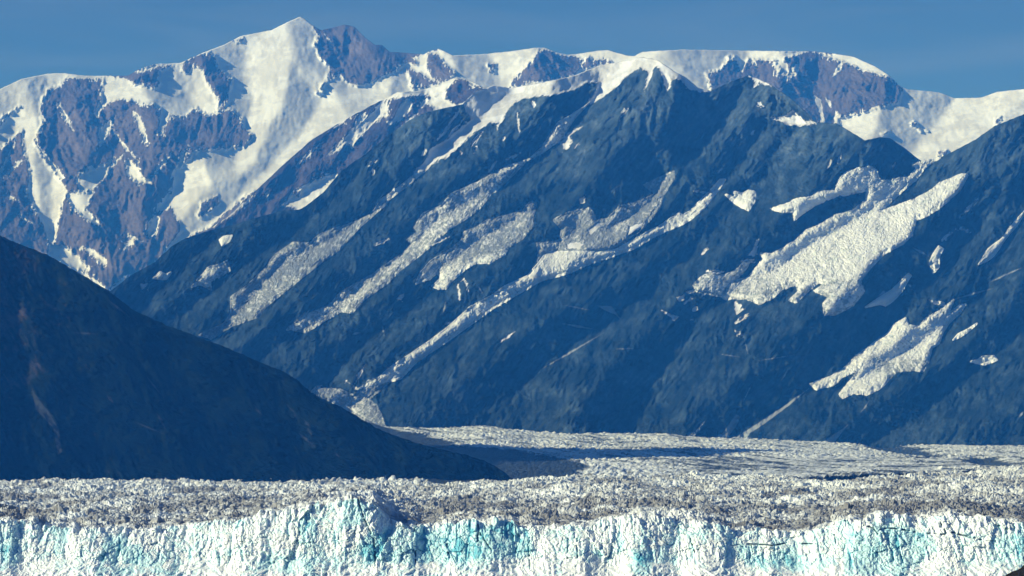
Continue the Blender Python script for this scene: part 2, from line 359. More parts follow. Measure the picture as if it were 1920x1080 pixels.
# ---- middle ridge
crest_mid = [(180, 640), (300, 500), (340, 462), (390, 431), (430, 405), (460, 373), (480, 357), (533, 307), (583, 263), (640, 228), (700, 196), (745, 173), (785, 170), (825, 160), (850, 146), (880, 150), (905, 163),
             (955, 170), (1000, 210), (1060, 300), (1160, 420)]
mid_snow = [
 T(2,(-40,720),(-20,690),(90,600),(210,520),(330,500),(440,490),(550,470),(640,420),(760,440),(960,470),(1050,560),(700,720),(680,590),(600,655),(570,670),(540,620),(470,580),(530,540),(420,535),(300,550),(240,560),(130,580),(60,640),(-30,720)),
 T(2,(260,570),(255,690),(240,640),(200,680),(170,700),(110,760),(60,830),(40,800),(0,825),(-60,870),(0,790),(110,690),(200,610)), T(2,(380,545),(395,590),(380,630),(320,680),(270,695),(320,620),(350,580)),
 T(2,(410,640),(380,690),(340,730),(370,670)), T(2,(540,700),(490,680),(440,740),(380,810),(420,730),(460,680),(430,640)), T(2,(380,750),(340,820),(320,840),(335,790)), T(2,(100,660),(150,650),(90,730),(60,740)),
 T(2,(470,560),(510,560),(450,600),(430,600)), line((730,165),(700,230),3),
 T(1,(1580,1160),(1620,1130),(1650,1080),(1700,1050),(1850,985),(1895,990),(1860,1040),(1820,1085),(1720,1170),(1680,1180),(1640,1165)), T(1,(1500,1090),(1510,1080),(1500,1130)), line((555,312),(600,268),2), line((400,425),(480,365),2)]
mid_rock = [T(2,(205,490),(280,450),(330,505),(240,545)), T(2,(585,505),(650,440),(710,450),(735,495),(765,470),(805,505),(760,560),(640,590),(585,550)), T(2,(980,500),(1060,500),(1050,530),(980,525)),
            T(2,(700,580),(760,600),(740,660),(690,600)), T(2,(400,600),(450,590),(430,620)), T(1,(1640,1090),(1700,1060),(1680,1110))]
mid = layer('mountain_ridge', M_ridge, crest_mid, [(180, 650), (500, 600), (800, 480), (1160, 440)], 190, 1150, 2.0, 190,
            lambda U, V: 17300+5.4*(600-V), [crest_mid, [(690,200),(640,270),(560,340)], [(850,146),(800,230),(700,330)], [(760,175),(720,240),(650,320)]],
            [[(720,195),(660,280),(600,350),(540,385)], [(800,180),(770,220),(690,310),(640,380)], [(640,240),(560,320),(500,380)]], 3., 330, R_(125), (50, 34, 20, 7), mid_snow, mid_rock, rag=3.5, fleck=1.05)

# ---- the big dark massif
crest_mas = [(-340, 760), (100, 640), (208, 545), (247, 515), (290, 492), (320, 463), (347, 447), (390, 433), (433, 423), (480, 408), (533, 394), (560, 393), (575, 385), (607, 360), (640, 320), (690, 285), (737, 247), (773, 222), (800, 210), (868, 195),
             (890, 172), (925, 160), (955, 165), (1000, 158), (1073, 143), (1123, 123), (1173, 114), (1205, 107), (1232, 112), (1262, 132), (1290, 148), (1310, 165), (1332, 170), (1365, 155), (1403, 141), (1440, 156), (1480, 182), (1510, 208),
             (1530, 229), (1570, 232), (1600, 250), (1622, 263), (1650, 257), (1668, 259), (1700, 280), (1716, 294), (1730, 303), (1752, 300), (1775, 290), (1830, 261), (1865, 236), (1920, 214), (2000, 180), (2110, 200), (2240, 160)]
mas_snow = [
 T(2,(680,575),(780,500),(860,440),(960,470),(1080,440),(1300,400),(1380,350),(1540,340),(1600,320),(1700,270),(1800,300),(1900,380),3,(30,400),(60,440),(130,440),(170,490),(150,513),(100,513),(40,505),(0,450),2,(1870,440),(1850,440),(1855,470),(1835,510),(1825,480),(1810,440),(1790,380),(1770,380),
     (1750,400),(1730,460),(1705,505),(1735,410),(1680,375),(1620,415),(1590,440),(1530,500),(1450,560),(1400,590),(1395,560),(1420,540),(1445,465),(1390,458),(1330,490),(1280,512),(1180,535),(1090,540),(980,570),(930,620),(905,680),(875,730),(880,690),(840,690),(750,740),(650,830),
     (600,880),(540,900),(470,960),(410,990),(410,970),(480,900),(500,840),(600,780),(700,700),(735,665),(700,620)),
 T(3,(370,432),(405,415),(430,430),(495,485),(430,462),(400,487),(410,455)), T(3,(495,662),(560,660),(620,623),(650,650),(690,680),(750,690),(690,705),(590,702),(540,680)), T(3,(415,570),(440,580),(455,598),(420,590)),
 T(2,(1265,770),(1300,785),(1285,810),(1262,848),(1240,810)), line(T(2,(1210,800))[0], T(2,(1350,712))[0], 1.8), line(T(2,(1310,835))[0], T(2,(1345,790))[0], 1.5),
 line(T(2,(540,790))[0], T(2,(660,625))[0], 2.2), line(T(2,(550,770))[0], T(2,(620,700))[0], 3), line(T(2,(580,800))[0], T(2,(680,680))[0], 2.5), line(T(2,(730,820))[0], T(2,(790,740))[0], 3.5), line(T(2,(660,840))[0], T(2,(680,870))[0], 2), line(T(2,(750,860))[0], T(2,(765,825))[0], 2),
 line(T(2,(1070,560))[0], T(2,(1085,600))[0], 3), line(T(2,(990,640))[0], T(2,(1000,740))[0], 1.6), line(T(2,(900,790))[0], T(2,(925,770))[0], 1.8), line(T(2,(1570,660))[0], T(2,(1610,610))[0], 1.6), line(T(2,(820,980))[0], T(2,(870,910))[0], 2.2),
 line(T(2,(930,900))[0], T(2,(1010,860))[0], 2.), line(T(2,(450,885))[0], T(2,(480,840))[0], 2.2), line(T(2,(150,935))[0], T(2,(200,900))[0], 2), line(T(2,(175,950))[0], T(2,(185,980))[0], 2),
 line(T(3,(815,945))[0], T(3,(835,900))[0], 2), line(T(3,(870,915))[0], T(3,(892,868))[0], 2.4), line(T(3,(1180,950))[0], T(3,(1195,918))[0], 2.4), line(T(3,(195,965))[0], T(3,(230,945))[0], 1.6), line(T(3,(390,760))[0], T(3,(405,735))[0], 1.8),
 line(T(3,(140,1085))[0], T(3,(60,1075))[0], 1.), line(T(6,(110,350))[0], T(6,(140,315))[0], 1.6), T(6,(425,268),(415,330),(400,362),(368,355),(395,330)), T(6,(330,390),(380,375),(400,390),(350,405)),
 T(6,(300,738),(330,700),(372,684),(340,715)), T(6,(300,782),(335,795),(332,805),(308,798)), T(6,(52,655),(75,645),(85,660),(68,670)), T(6,(25,718),(60,712),(40,722)), T(5,(1885,592),(1925,585),(1925,608),(1900,612)), T(5,(1800,665),(1850,690),(1892,705),(1870,722),(1850,700)),
 T(5,(312,600),(330,580),(350,575),(335,605)), T(6,(20,560),(60,555),(70,565),(40,568)), T(6,(85,555),(130,545),(150,560),(110,580)), T(6,(200,470),(230,500),(260,520),(240,515)), T(6,(130,445),(180,440),(230,450),(170,458)),
 T(4,(795,520),(825,518),(820,535),(800,543)), line(T(5,(190,300))[0], T(5,(265,262))[0], 2.2), line(T(5,(520,285))[0], T(5,(605,255))[0], 2.6), T(5,(1345,40),(1365,30),(1370,62),(1350,65)),
 line(T(5,(655,520))[0], T(5,(665,610))[0], 1.5), line(T(5,(690,490))[0], T(5,(715,560))[0], 1.4), line(T(5,(585,745))[0], T(5,(640,730))[0], 1.8), line(T(5,(75,1080))[0], T(5,(135,970))[0], 2.), line(T(4,(1610,780))[0], T(4,(1660,740))[0], 3), line(T(4,(1680,715))[0], T(4,(1735,675))[0], 2.4),
 line(T(6,(1460,275))[0], T(6,(1530,215))[0], 1.5), line(T(6,(1560,140))[0], T(6,(1660,40))[0], 1.), line(T(6,(1565,200))[0], T(6,(1610,230))[0], 1.6), line(T(6,(1270,525))[0], T(6,(1290,528))[0], 1.6),
 T(6,(1390,610),(1470,625),(1480,645),(1420,630)), line(T(9,(130,200))[0], T(9,(60,290))[0], .5),
 line((1300,555),(1285,570),1.2), line((940,640),(965,622),1.2), T(6,(290,620),(330,640),(320,670),(345,660),(305,690),(298,660)), line((583,735),(603,722),2.4), line((700,736),(724,720),4), line((688,745),(650,715),1.2)]
mas_scree = [T(9,(712,25),(640,70),(560,130),(480,180),(400,235),(300,300),(240,330),(340,330),(380,275),(430,245),(520,180),(600,120)), T(9,(300,168),(325,185),(300,240),(262,290),(240,330),(150,320),(230,270),(270,210)),
 T(9,(935,225),(890,280),(850,335),(780,335),(840,290)), T(9,(1050,90),(1030,135),(1000,160),(1035,110)), line(T(9,(340,100))[0], T(9,(390,0))[0], 1.2), line(T(6,(370,920))[0], T(6,(340,800))[0], 1.2), line(T(6,(1290,310))[0], T(6,(1390,365))[0], 2.5),
 line(T(5,(1240,740))[0], T(5,(1440,775))[0], 2.5), line(T(5,(1250,635))[0], T(5,(1400,665))[0], 1.5), T(5,(1440,640),(1520,640),(1575,720),(1540,690),(1480,665)), line(T(5,(1120,1000))[0], T(5,(1480,790))[0], 2.), line(T(6,(1540,600))[0], T(6,(1750,540))[0], 2.6),
 line(T(6,(1720,510))[0], T(6,(1920,420))[0], 2.), line(T(9,(20,300))[0], T(9,(60,275))[0], 3), line(T(9,(1890,190))[0], T(9,(1920,150))[0], 2.5), line(T(6,(200,910))[0], T(6,(330,930))[0], 1.), line(T(6,(420,950))[0], T(6,(640,915))[0], 1.),
 line(T(5,(230,740))[0], T(5,(240,810))[0], 2), line(T(5,(60,800))[0], T(5,(110,790))[0], 3), line(T(5,(570,690))[0], T(5,(590,610))[0], 2.), line(T(5,(770,530))[0], T(5,(800,580))[0], 1.4), line(T(5,(1530,885))[0], T(5,(1640,880))[0], 1.), T(6,(1090,600),(1130,550),(1150,580),(1110,625))]
mas_ridges = [crest_mas, [(1050,150),(1000,210),(930,290),(860,350),(790,415),(700,480),(600,570),(500,640),(430,700)], [(1180,118),(1110,225),(1050,300),(985,350),(930,395),(860,440),(790,500),(700,580),(600,660),(560,700)],
 [(1240,115),(1170,240),(1100,330),(1040,400),(1000,460),(940,500),(860,570),(780,630),(700,690),(650,715)], [(1290,150),(1270,230),(1190,320),(1150,380)], [(1405,143),(1400,230),(1400,330),(1345,400),(1270,455),(1180,500),(1050,560),(960,600),(850,660),(770,720),(720,790)],
 [(1530,229),(1500,300),(1440,390),(1380,470),(1290,540),(1230,640),(1150,720),(1090,800)], [(1650,258),(1610,300),(1560,320),(1480,360)], [(1830,262),(1790,340),(1740,420),(1700,480),(1640,560),(1570,620),(1470,700),(1400,760),(1330,800)],
 [(2000,180),(1930,320),(1880,420),(1800,520),(1760,560),(1700,600)], [(2100,300),(1980,450),(1880,560),(1810,640),(1760,700),(1680,760),(1600,810)], [(868,196),(800,270),(740,330),(640,410),(540,470),(440,540),(380,590)],
 [(640,320),(560,400),(470,450),(400,520),(330,570)], [(2200,400),(2050,600),(1900,720),(1800,800)], [(1600,520),(1560,600),(1480,640)]]
mas_gullies = [[(960,175),(900,220),(830,280),(770,345),(700,400),(620,450),(540,490),(490,540),(440,595),(390,640),(350,680)], [(1130,150),(1110,195),(1070,240),(1030,285),(970,335),(890,375),(820,410),(770,470),(700,520),(620,585),(540,640),(480,680),(440,730)],
 [(1010,385),(960,420),(900,450),(830,500),(790,560),(700,630),(620,700)], [(1440,230),(1380,310),(1350,350),(1280,405),(1200,465),(1100,505),(1000,535),(930,580),(850,630),(780,690),(710,730),(660,760)], [(1240,330),(1220,380),(1150,430),(1080,440),(1030,480)],
 [(1480,250),(1430,330),(1330,430),(1200,560),(1080,640),(950,740),(900,800)], [(1745,298),(1720,330),(1650,385),(1560,440),(1480,490),(1390,540),(1300,600),(1230,700),(1180,800)], [(1850,400),(1780,500),(1700,560),(1640,640),(1560,710),(1480,750),(1380,810)],
 [(1930,400),(1870,470),(1830,560),(1760,620),(1690,670),(1600,720),(1550,740)], [(2150,350),(2020,500),(1920,620),(1840,690),(1740,760),(1620,840)], [(740,260),(650,350),(560,430),(430,510),(330,600)], [(420,440),(340,510),(280,560)], [(1400,160),(1330,260),(1290,300)]]
base_mas = [(-340, 900), (560, 830), (700, 822), (720, 820), (905, 822), (1000, 835), (1250, 845), (1430, 850), (1640, 860), (1920, 870), (2240, 880)]
gA = T(5,(300,-20),(240,70),(180,120),(100,160),(20,190),4,(1900,200),(1800,240),(1740,290),(1650,285),(1550,350),(1500,420),(1400,520),(1300,590),(1300,680),(1260,740),(1120,805),(1190,825),(1300,755),(1440,705),(1500,640),(1600,560),(1700,480),(1800,400),(1915,320),5,(20,290),(100,200),(180,130),(250,70))
gA2 = T(2,(410,985),(290,1080),5,(225,40),(180,110),(215,90),(270,40),2,(350,1060),(410,1010),(470,960),(430,955))
gB = T(2,(1400,575),(1370,600),(1290,650),(1220,690),(1180,750),(1130,830),(1050,900),(950,930),(850,980),(760,1030),(690,1060),5,(620,10),(560,80),(460,120),(410,200),(430,225),(370,270),(400,290),(340,350),(150,480),(40,540),4,(1920,560),(1850,640),(1700,700),(1620,770),(1720,790),(1800,740),5,(0,670),(60,680),(130,600),(250,520),(330,440),(450,350),(520,290),(600,210),(700,150),(780,90),(850,0),2,(860,1080),(960,990),(1040,905),(1130,860),(1210,800),(1260,740),(1330,640),(1400,572))
gC = T(5,(1040,80),(1060,60),(1095,60),(1090,110),(1075,190),(1020,260),(940,310),(920,350),(830,400),(760,400),(700,430),(620,500),(590,545),(545,545),(510,530),(560,490),(540,450),(500,490),(460,500),(420,515),(440,460),(500,390),(620,320),(680,270),(690,225),(760,200),(820,160),(940,130),(1030,100))
gD = T(6,(210,-70),(150,0),(100,50),(40,110),(0,130),5,(1900,120),(1790,190),(1640,270),(1540,325),(1440,335),(1330,335),(1220,335),(1140,355),(1110,400),(1050,470),(920,530),(850,580),(720,650),(670,700),(600,760),(480,850),(300,970),(200,1050),8,(90,30),(190,10),(260,-10),5,(330,1050),(430,950),(580,850),(720,750),(860,650),(1000,570),(1120,500),(1270,460),(1380,410),(1500,370),(1640,320),(1760,250),(1920,180),6,(50,150),(120,90),(200,-10),(240,-70))
gD2 = T(5,(1100,290),(1170,285),(1230,270),(1240,210),(1195,160),(1280,115),(1400,90),(1435,160),(1500,150),(1560,80),(1620,70),(1700,45),(1770,10),2,(1700,1040),(1790,1000),(1870,965),(1870,1000),(1830,1070),5,(1810,20),(1790,90),(1700,200),(1590,285),(1530,325),(1440,335),(1330,335),(1220,335),(1130,355),(1105,390),(1110,340))
gE = T(3,(1310,855),(1330,890),(1360,900),(1300,930),(1320,945),(1270,1000),(1180,1012),(1110,1020),(1090,960),(1060,938),(980,950),(920,970),(880,1010),(860,1070),6,(900,20),(1040,-10),(1030,50),(950,110),(870,125),(760,190),(690,220),(640,270),(540,330),(500,350),(440,345),(450,380),(400,440),(370,480),(290,500),(250,530),(230,600),(290,600),(360,600),(430,630),(500,600),(560,545),(640,520),(650,560),(600,610),(640,622),(690,570),(760,510),(800,520),(740,555),(820,590),(790,630),(800,690),(860,690),(960,640),(1020,560),(1000,500),(1060,420),(1130,350),(1240,290),(1290,240),(1310,160),(1400,120),(1480,60),(1555,-5),3,(1605,985),(1570,978),(1500,1010),(1450,1030),(1390,1078),6,(1280,50),(1200,80),(1120,108),(1165,60),(1230,0),3,(1310,1010),(1375,930),(1450,885),(1400,880))
gE2 = T(6,(60,520),(100,480),(150,460),(230,470),(300,440),(340,400),(390,380),(340,450),(300,490),(250,530),(230,590),(150,575),(80,560))
gF = T(6,(1590,630),(1555,640),(1500,680),(1525,605),(1460,660),(1370,710),(1330,760),(1270,750),(1255,710),(1190,745),(1150,800),(1060,860),(980,920),(900,1000),(830,1040),(720,1080),9,(745,30),(850,5),6,(900,1040),(1000,990),(960,1040),9,(880,60),(900,80),(960,50),(1040,60),(1130,10),6,(1200,1010),(1300,1000),(1350,1012),(1380,960),(1400,880),(1440,850),(1470,780),(1500,730),(1560,680))
gG = T(6,(500,95),(560,75),(600,62),(640,40),(720,30),(760,5),(870,-10),(900,-40),(960,-30),(870,20),(740,75),(700,105),(660,130),(628,158),(625,110),(560,112))
gH = [(583,733),(603,728),(640,731),(662,742),(676,728),(692,714),(735,700),(735,712),(705,738),(692,750),(706,760),(716,780),(722,799),(700,797),(655,770),(620,752)]
SP = [
 (T(6,(1440,305),(1465,320),(1440,370),(1442,420),(1410,457),(1390,395),(1410,350)), 'upright wedge of snow right of the largest white icefield'),
 (T(6,(1270,460),(1285,470),(1230,560),(1185,610),(1140,640),(1110,630),(1028,648),(1100,600),(1180,550)), 'slanting boat-shaped snow patch between the largest icefield and the two-pronged wedge of ice'),
 (T(6,(1930,100),(1880,190),(1840,230),(1810,270),(1750,360),(1715,385),(1665,407),(1720,320),(1800,260),(1850,190)), 'long thin snow streak at the right edge of the view'),
 (T(6,(1655,740),(1600,790),(1570,808),(1522,832),(1550,800),(1600,775)), 'short thin snow streak right of the two-pronged wedge of ice'),
 (T(6,(1620,955),(1660,945),(1690,925),(1750,922),(1768,945),(1700,972)), 'lens-shaped snow patch low on the slope near the right edge'),
 (T(6,(242,15),(300,30),(290,0),(340,10),(370,-10),(410,0),(400,60),(370,105),(300,70)), 'fan-shaped snow patch right of the bright narrow river of ice'),
 (T(4,(1235,270),(1260,250),(1305,245),(1290,275),(1250,302)), 'small triangular snow patch under the left end of the purple ridge'),
 (T(4,(1170,425),(1230,410),(1280,388),(1292,440),(1230,480),(1180,500),(1188,552),(1130,520),(1083,532)), 'ragged grey snow patch left of the leftmost hanging glacier'),
 (T(4,(862,485),(900,450),(930,465),(962,453),(940,490),(900,490)), 'small bright snow patch highest above the crest of the dark hill'),
]
ICE = [gA, gA2, gB, gC, gD, gD2, gE, gE2, gF, gG, gH]+[q for q, _ in SP]
def rk_mas(U, V):
    return .2*ss(U, 1000, 500)*ss(V, 500, 700)+.55*ss(V, 450, 180)-.05
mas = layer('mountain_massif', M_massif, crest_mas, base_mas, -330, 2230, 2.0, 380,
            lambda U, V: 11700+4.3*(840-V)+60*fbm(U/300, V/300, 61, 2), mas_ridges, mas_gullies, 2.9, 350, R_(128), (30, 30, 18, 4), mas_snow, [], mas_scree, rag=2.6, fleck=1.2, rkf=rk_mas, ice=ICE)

# ---- hanging glaciers, icefalls and snow patches lying on the massif: each is a body of ice of its own
def ice_body(name, polys, label, cat, group, thick=4.5, rough=2.0, dirt_shade=.3, dirt_shade_f=None, rag=1.5, l=mas, holes=()):
    S = np.full(l.U.shape, -M_, np.float32)
    for q in polys: S = np.maximum(S, sdf(q, l.U, l.V))
    for q in holes: S = np.minimum(S, -sdf(q, l.U, l.V))
    wid = ss(S, 1, 7); S = S+1.3+rag*l.rg*(.22+.25*wid)*ss(np.abs(S), M_, 1.5)
    nr, nc = S.shape; Q = quads(nr, nc); s = S.ravel(); k = s[Q].max(1) > -1.2; Q = Q[k]
    used = np.unique(Q); rm = np.full(nr*nc, -1, np.int64); rm[used] = np.arange(len(used)); Q = rm[Q]
    P = l.P.reshape(-1, 3)[used]; N = l.N.reshape(-1, 3)[used]; u = l.U.ravel()[used]; v = l.V.ravel()[used]; s = s[used]
    x = l.x.ravel()[used]; y = l.y.ravel()[used]
    d1, d2, a, b_, c, ox, oy = worley(y/5+.6*gn(u/9, v/9, 5), x/3.2, 77)
    ser = .8*((a-.5)*1.2+((b_-.5)*ox+(c-.5)*oy)*2.)+1.1*ridged(y/4.5+.8*gn(u/8, v/8, 78), x/11, 80, 2)*(.4+.6*ss(fbm(u/40, v/40, 83, 2), -.2, .3))+.8*fbm(u/2.3, v/2.3, 79, 2)
    h = np.clip((s+.6)*2.2, -5, thick)+rough*ser*ss(s, 0, 3)
    N = N+np.array([0, 0, .35]); N /= np.linalg.norm(N, axis=1, keepdims=True)
    V = P+N*h[:, None]
    di = dirt_shade+.5*fbm(y/40, x/4, 81, 3)+.35*fbm(y/60, x/14, 82, 2)+.45*fbm(y/3, x/5, 84, 2)+.45*ss(ridged(y/5+.5*gn(u/9, v/9, 86), x/16, 87, 2), .35, .85)+.12*ss(s, 4, 0)-.3*(ser > .3)
    if dirt_shade_f is not None: di = di+dirt_shade_f(u, v)
    bl = .12+.3*fbm(u/12, v/12, 85, 3)
    o = mesh_from(name, V, Q, M_hice, {'dirt_shade': di, 'blue': bl}, smooth=False)
    return tag(o, label, cat, group)
G1 = 'hanging glaciers on the blue mountain'  # the stronger greys below partly paint in the shade on these glaciers
ice_body('hanging_glacier', [gA, gA2], 'leftmost long grey hanging glacier, its foot nearly reaching the dark hill', 'glacier', G1, dirt_shade=.95, dirt_shade_f=lambda u, v: -.7*ss(v, 430, 340))
ice_body('hanging_glacier', [gB], 'unbroken pale hanging glacier from the snowy crest, second long one from left', 'glacier', G1, dirt_shade=.72,
         dirt_shade_f=lambda u, v: -.35*ss(v, 340, 260))
ice_body('hanging_glacier', [gC], 'short broad grey glacier in mid slope with ragged tail and bright lower edge', 'glacier', G1, dirt_shade=.9,
         dirt_shade_f=lambda u, v: -.6*ss(v+(u-640)*.33, 560, 580))  # lower edge lightened to paint sunlight on it, the rest kept shaded grey
ice_body('hanging_glacier', [gD], 'bright narrow river of ice running down the centre of the slope into the valley', 'glacier', G1, dirt_shade=.12)
ice_body('hanging_glacier', [gD2], 'patchy grey icefield above the bright narrow river of ice, dark rock showing through', 'glacier', G1, dirt_shade=1.0, rag=3.2,
         holes=[T(5,(1260,290),(1320,275),(1370,290),(1340,325),(1270,325)), T(5,(1440,170),(1490,170),(1400,250),(1380,220)), T(5,(1310,130),(1350,110),(1340,160),(1300,150)), T(5,(1620,190),(1720,160),(1680,230),(1600,260))])
ice_body('hanging_glacier', [gE], 'largest white icefield, spreading wide down the right of the slope from the high pass', 'glacier', G1, thick=8, rough=2.4, rag=2.6, dirt_shade=.12, dirt_shade_f=lambda u, v: .4*fbm(u/20, v/20, 90, 3)+.45*ss(v, 495, 560))
ice_body('hanging_glacier', [gE2], 'thin dirty fringe of ice at the left tip of the largest white icefield', 'glacier', G1, dirt_shade=.6, rag=3)
ice_body('hanging_glacier', [gF], 'bright white wedge of ice low on the right slope, with two prongs at its top', 'glacier', G1, thick=7, rag=2.4, dirt_shade=.12, dirt_shade_f=lambda u, v: .55*ss(v, 655, 690)*ss(u-(v-660)*1.5, 1570, 1620))
ice_body('ice_fan', [gH], 'small pale fan of rubbly ice at the valley floor beside the dark hill crest', 'glacier', None, thick=2.5, rough=1.6, dirt_shade=.9, rag=3.5)
G2 = 'small snow patches on the blue mountain'
ice_body('snow_patch', [gG], 'fringed snow strip just above and left of the largest white icefield', 'snow patch', G2, 8, 2, .1, rag=4)
for i, (q, lab) in enumerate(SP):
    ice_body('snow_patch', [q], lab, 'snow patch', G2, 7, 1.5, .55 if i == 7 else (-.1), rag=2.5 if i in (5, 7) else .8)

# ---- dark hill on the left
crest_hill = [(-800, -250), (-340, 60), (-150, 290), (0, 442), (30, 455), (87, 477), (133, 503), (200, 543), (253, 583), (313, 610), (373, 632), (433, 655), (483, 677), (533, 697), (560, 714), (580, 733), (600, 747), (640, 763), (660, 775), (707, 803), (750, 820), (790, 833),  # unseen left end raised and brought nearer to shade the valley glacier
              (830, 843), (873, 853), (915, 866), (945, 885), (970, 905), (1000, 925)]
def sm(p): return p
hill_scree = [T(7,(170,0),(200,60),(270,150),(330,250),(350,380),(325,400),(300,250),(200,140)), T(7,(1420,100),(1480,180),(1440,150)), line((560,812),(592,838),2.5), line((575,800),(588,822),2), T(7,(1600,100),(1660,160),(1640,150)), line(T(7,(1710,200))[0], T(7,(1750,250))[0], 3), line(T(7,(1880,380))[0], T(7,(1915,420))[0], 2),
  line(T(7,(880,160))[0], T(7,(940,270))[0], 3), line((250,790),(310,815),1.5), line(T(4,(400,790))[0], T(4,(560,800))[0], 2), line(T(7,(600,60))[0], T(7,(640,110))[0], 4), line((200,560),(250,600),2.5), line((270,700),(310,750),2)]
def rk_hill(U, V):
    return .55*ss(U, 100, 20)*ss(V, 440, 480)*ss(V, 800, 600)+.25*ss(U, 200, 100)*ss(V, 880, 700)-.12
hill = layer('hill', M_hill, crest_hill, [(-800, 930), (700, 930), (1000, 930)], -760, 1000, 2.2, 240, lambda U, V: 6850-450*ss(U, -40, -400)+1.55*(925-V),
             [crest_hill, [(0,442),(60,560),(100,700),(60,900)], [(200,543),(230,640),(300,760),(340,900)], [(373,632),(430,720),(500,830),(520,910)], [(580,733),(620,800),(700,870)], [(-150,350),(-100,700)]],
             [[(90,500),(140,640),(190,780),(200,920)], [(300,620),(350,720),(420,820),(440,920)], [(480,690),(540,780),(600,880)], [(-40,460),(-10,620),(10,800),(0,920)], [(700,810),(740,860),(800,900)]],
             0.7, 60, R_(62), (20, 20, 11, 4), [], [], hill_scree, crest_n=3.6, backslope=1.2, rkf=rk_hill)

# ---- ground sheet and water
def sheet(name, x0, x1, y0, y1, z, m):
    o = mesh_from(name, np.array([(x0, y0, z), (x1, y0, z), (x1, y1, z), (x0, y1, z)]), np.array([[0, 1, 2, 3]]), m, smooth=False); o['kind'] = 'structure'; return o
sheet('ground', -8800, 8800, -900, 31500, -8, M_ground)
sheet('water', -8800, 8800, -900, 3700, 0, M_water)

# ---- valley glacier behind the front one
top_val = [(-330, 800), (560, 790), (640, 786), (700, 790), (730, 797), (830, 801), (905, 797), (960, 803), (1000, 808), (1130, 813), (1250, 814), (1340, 819), (1430, 821), (1640, 832), (1920, 837), (2240, 842)]
cols = np.arange(-330, 2230, 2.2); nr = 520; t_ = np.linspace(0, 1, nr)[:, None]
U = np.broadcast_to(cols, (nr, len(cols))).copy()
Yn, Yf = 6350., 11900.
Yd = Yn+(Yf-Yn)*t_**1.05+0*U
Zn = CH+(VH-(pl([(0, 925), (1000, 918), (1300, 902), (1920, 880), (2240, 875)], cols)))*Yn/F
Zf = CH+(VH-pl(top_val, cols))*Yf/F
tt = (Yd-Yn)/(Yf-Yn); Z = Zn+(Zf-Zn)*(tt+.10*np.sin(tt*math.pi)*0)
X = (U-CU)*Yd/F
und = 9*fbm(X/420, Yd/700, 101, 3)
Vg = VH-(Z-CH)*F/Yd
mor_shade = np.full(U.shape, -M_, np.float32)  # moraine band, widened to paint the hill's shadow on the ice beside it
for q in [T(8,(160,225),(300,262),(450,290),(640,350),(900,375),(1150,410),(1330,455),(1400,480),(1330,505),(1200,560),(600,600),(400,500))]: mor_shade = np.maximum(mor_shade, sdf(q, U, Vg))
smooth_ = np.maximum(.4*ss(mor_shade, -6, 6), ss(Vg, 853, 864)*ss(Vg, 905, 880)*ss(U, 1250, 1320)*.5)
d1, d2, a, b_, c, ox, oy = worley(X/17+.5*gn(X/40, Yd/40, 111), Yd/24, 112)
ser = (a-.4)*6+((b_-.5)*ox+(c-.5)*oy)*16-7*np.exp(-(d2-d1)*6)+5*ridged(X/15, Yd/22, 113, 2)
ser *= (1-smooth_)*(.6+.5*ss(fbm(X/300, Yd/500, 115, 2), -.3, .4))
bumpy = 60*np.exp(-((U-1250)/11)**2)*0
Zs = Z+und+ser
dirt_shade = .22+.55*fbm(X/120, Yd/350, 117, 3)+.35*(smooth_)+.5*smooth_*fbm(X/90, Yd/60, 120, 4)-.05*ser+.25*fbm(X/400, Yd/600, 118, 2)
dirt_shade = dirt_shade+(1.3+.9*fbm(X/30, Yd/80, 123, 3))*ss(mor_shade+6*fbm(X/60, Yd/150, 121, 3), -5, 3)+.7*ss(ridged(X/90+Yd/500, Yd/900, 122, 3), .35, .8)
# two hollows on the right of the valley, shade painted into their colour
for cu, cv, rx, ry in ((1690, 843, 68, 7), (1851, 864, 36, 7)):
    q = ((U-cu)/rx)**2+((Vg-cv-(U-cu)*.13)/ry)**2
    Zs -= 30*np.exp(-q*1.2); dirt_shade += 1.6*np.exp(-q*q*.8)
vg = mesh_from('valley_glacier', np.stack([X, Yd, Zs], -1).reshape(-1, 3), quads(nr, len(cols)), M_vice, {'dirt_shade': dirt_shade, 'blue': .05+.25*fbm(X/60, Yd/90, 119, 3)})
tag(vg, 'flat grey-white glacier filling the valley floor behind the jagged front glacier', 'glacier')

# ---- the tidewater glacier: ice front and crevassed surface
v_edge = [(-330, 985), (0, 988), (150, 990), (250, 990), (330, 984), (420, 976), (480, 968), (560, 950), (620, 940), (700, 944), (735, 975), (790, 985), (850, 982), (950, 978), (1000, 984), (1100, 982), (1150, 972), (1220, 975), (1300, 980), (1400, 992),
          (1480, 995), (1550, 985), (1600, 975), (1650, 968), (1720, 970), (1800, 966), (1860, 975), (1920, 980), (2240, 980)]
v_crest = [(-330, 903), (0, 901), (60, 899), (200, 897), (300, 899), (400, 901), (520, 905), (640, 908), (720, 907), (800, 904), (930, 900), (1000, 896), (1060, 893), (1200, 889), (1300, 887), (1450, 890), (1550, 893), (1650, 890), (1750, 882), (1850, 874), (1920, 869), (2240, 860)]
cols = np.arange(-230, 2150, 1.9); nc = len(cols)
Yf_ = 3080+38*fbm(cols/260., cols*0+.5, 131, 3)+7*fbm(cols/60., cols*0+9.5, 132, 2)
zt = CH+(VH-(pl(v_edge, cols)+7*fbm(cols/34., cols*0, 133, 4)))*Yf_/F
NF = 150; NT = 900; Yc = 6750.
zc = CH+(VH-pl(v_crest, cols))*Yc/F-7
s = np.linspace(0, 1, NF)[:, None]
Zf_ = -3+(zt+3)*s
Y1 = Yf_+0*s+60*s**1.7-26*(1-ss(s*zt, 0, 24+14*gn(cols/90., cols*0+4, 135)))+0*Zf_
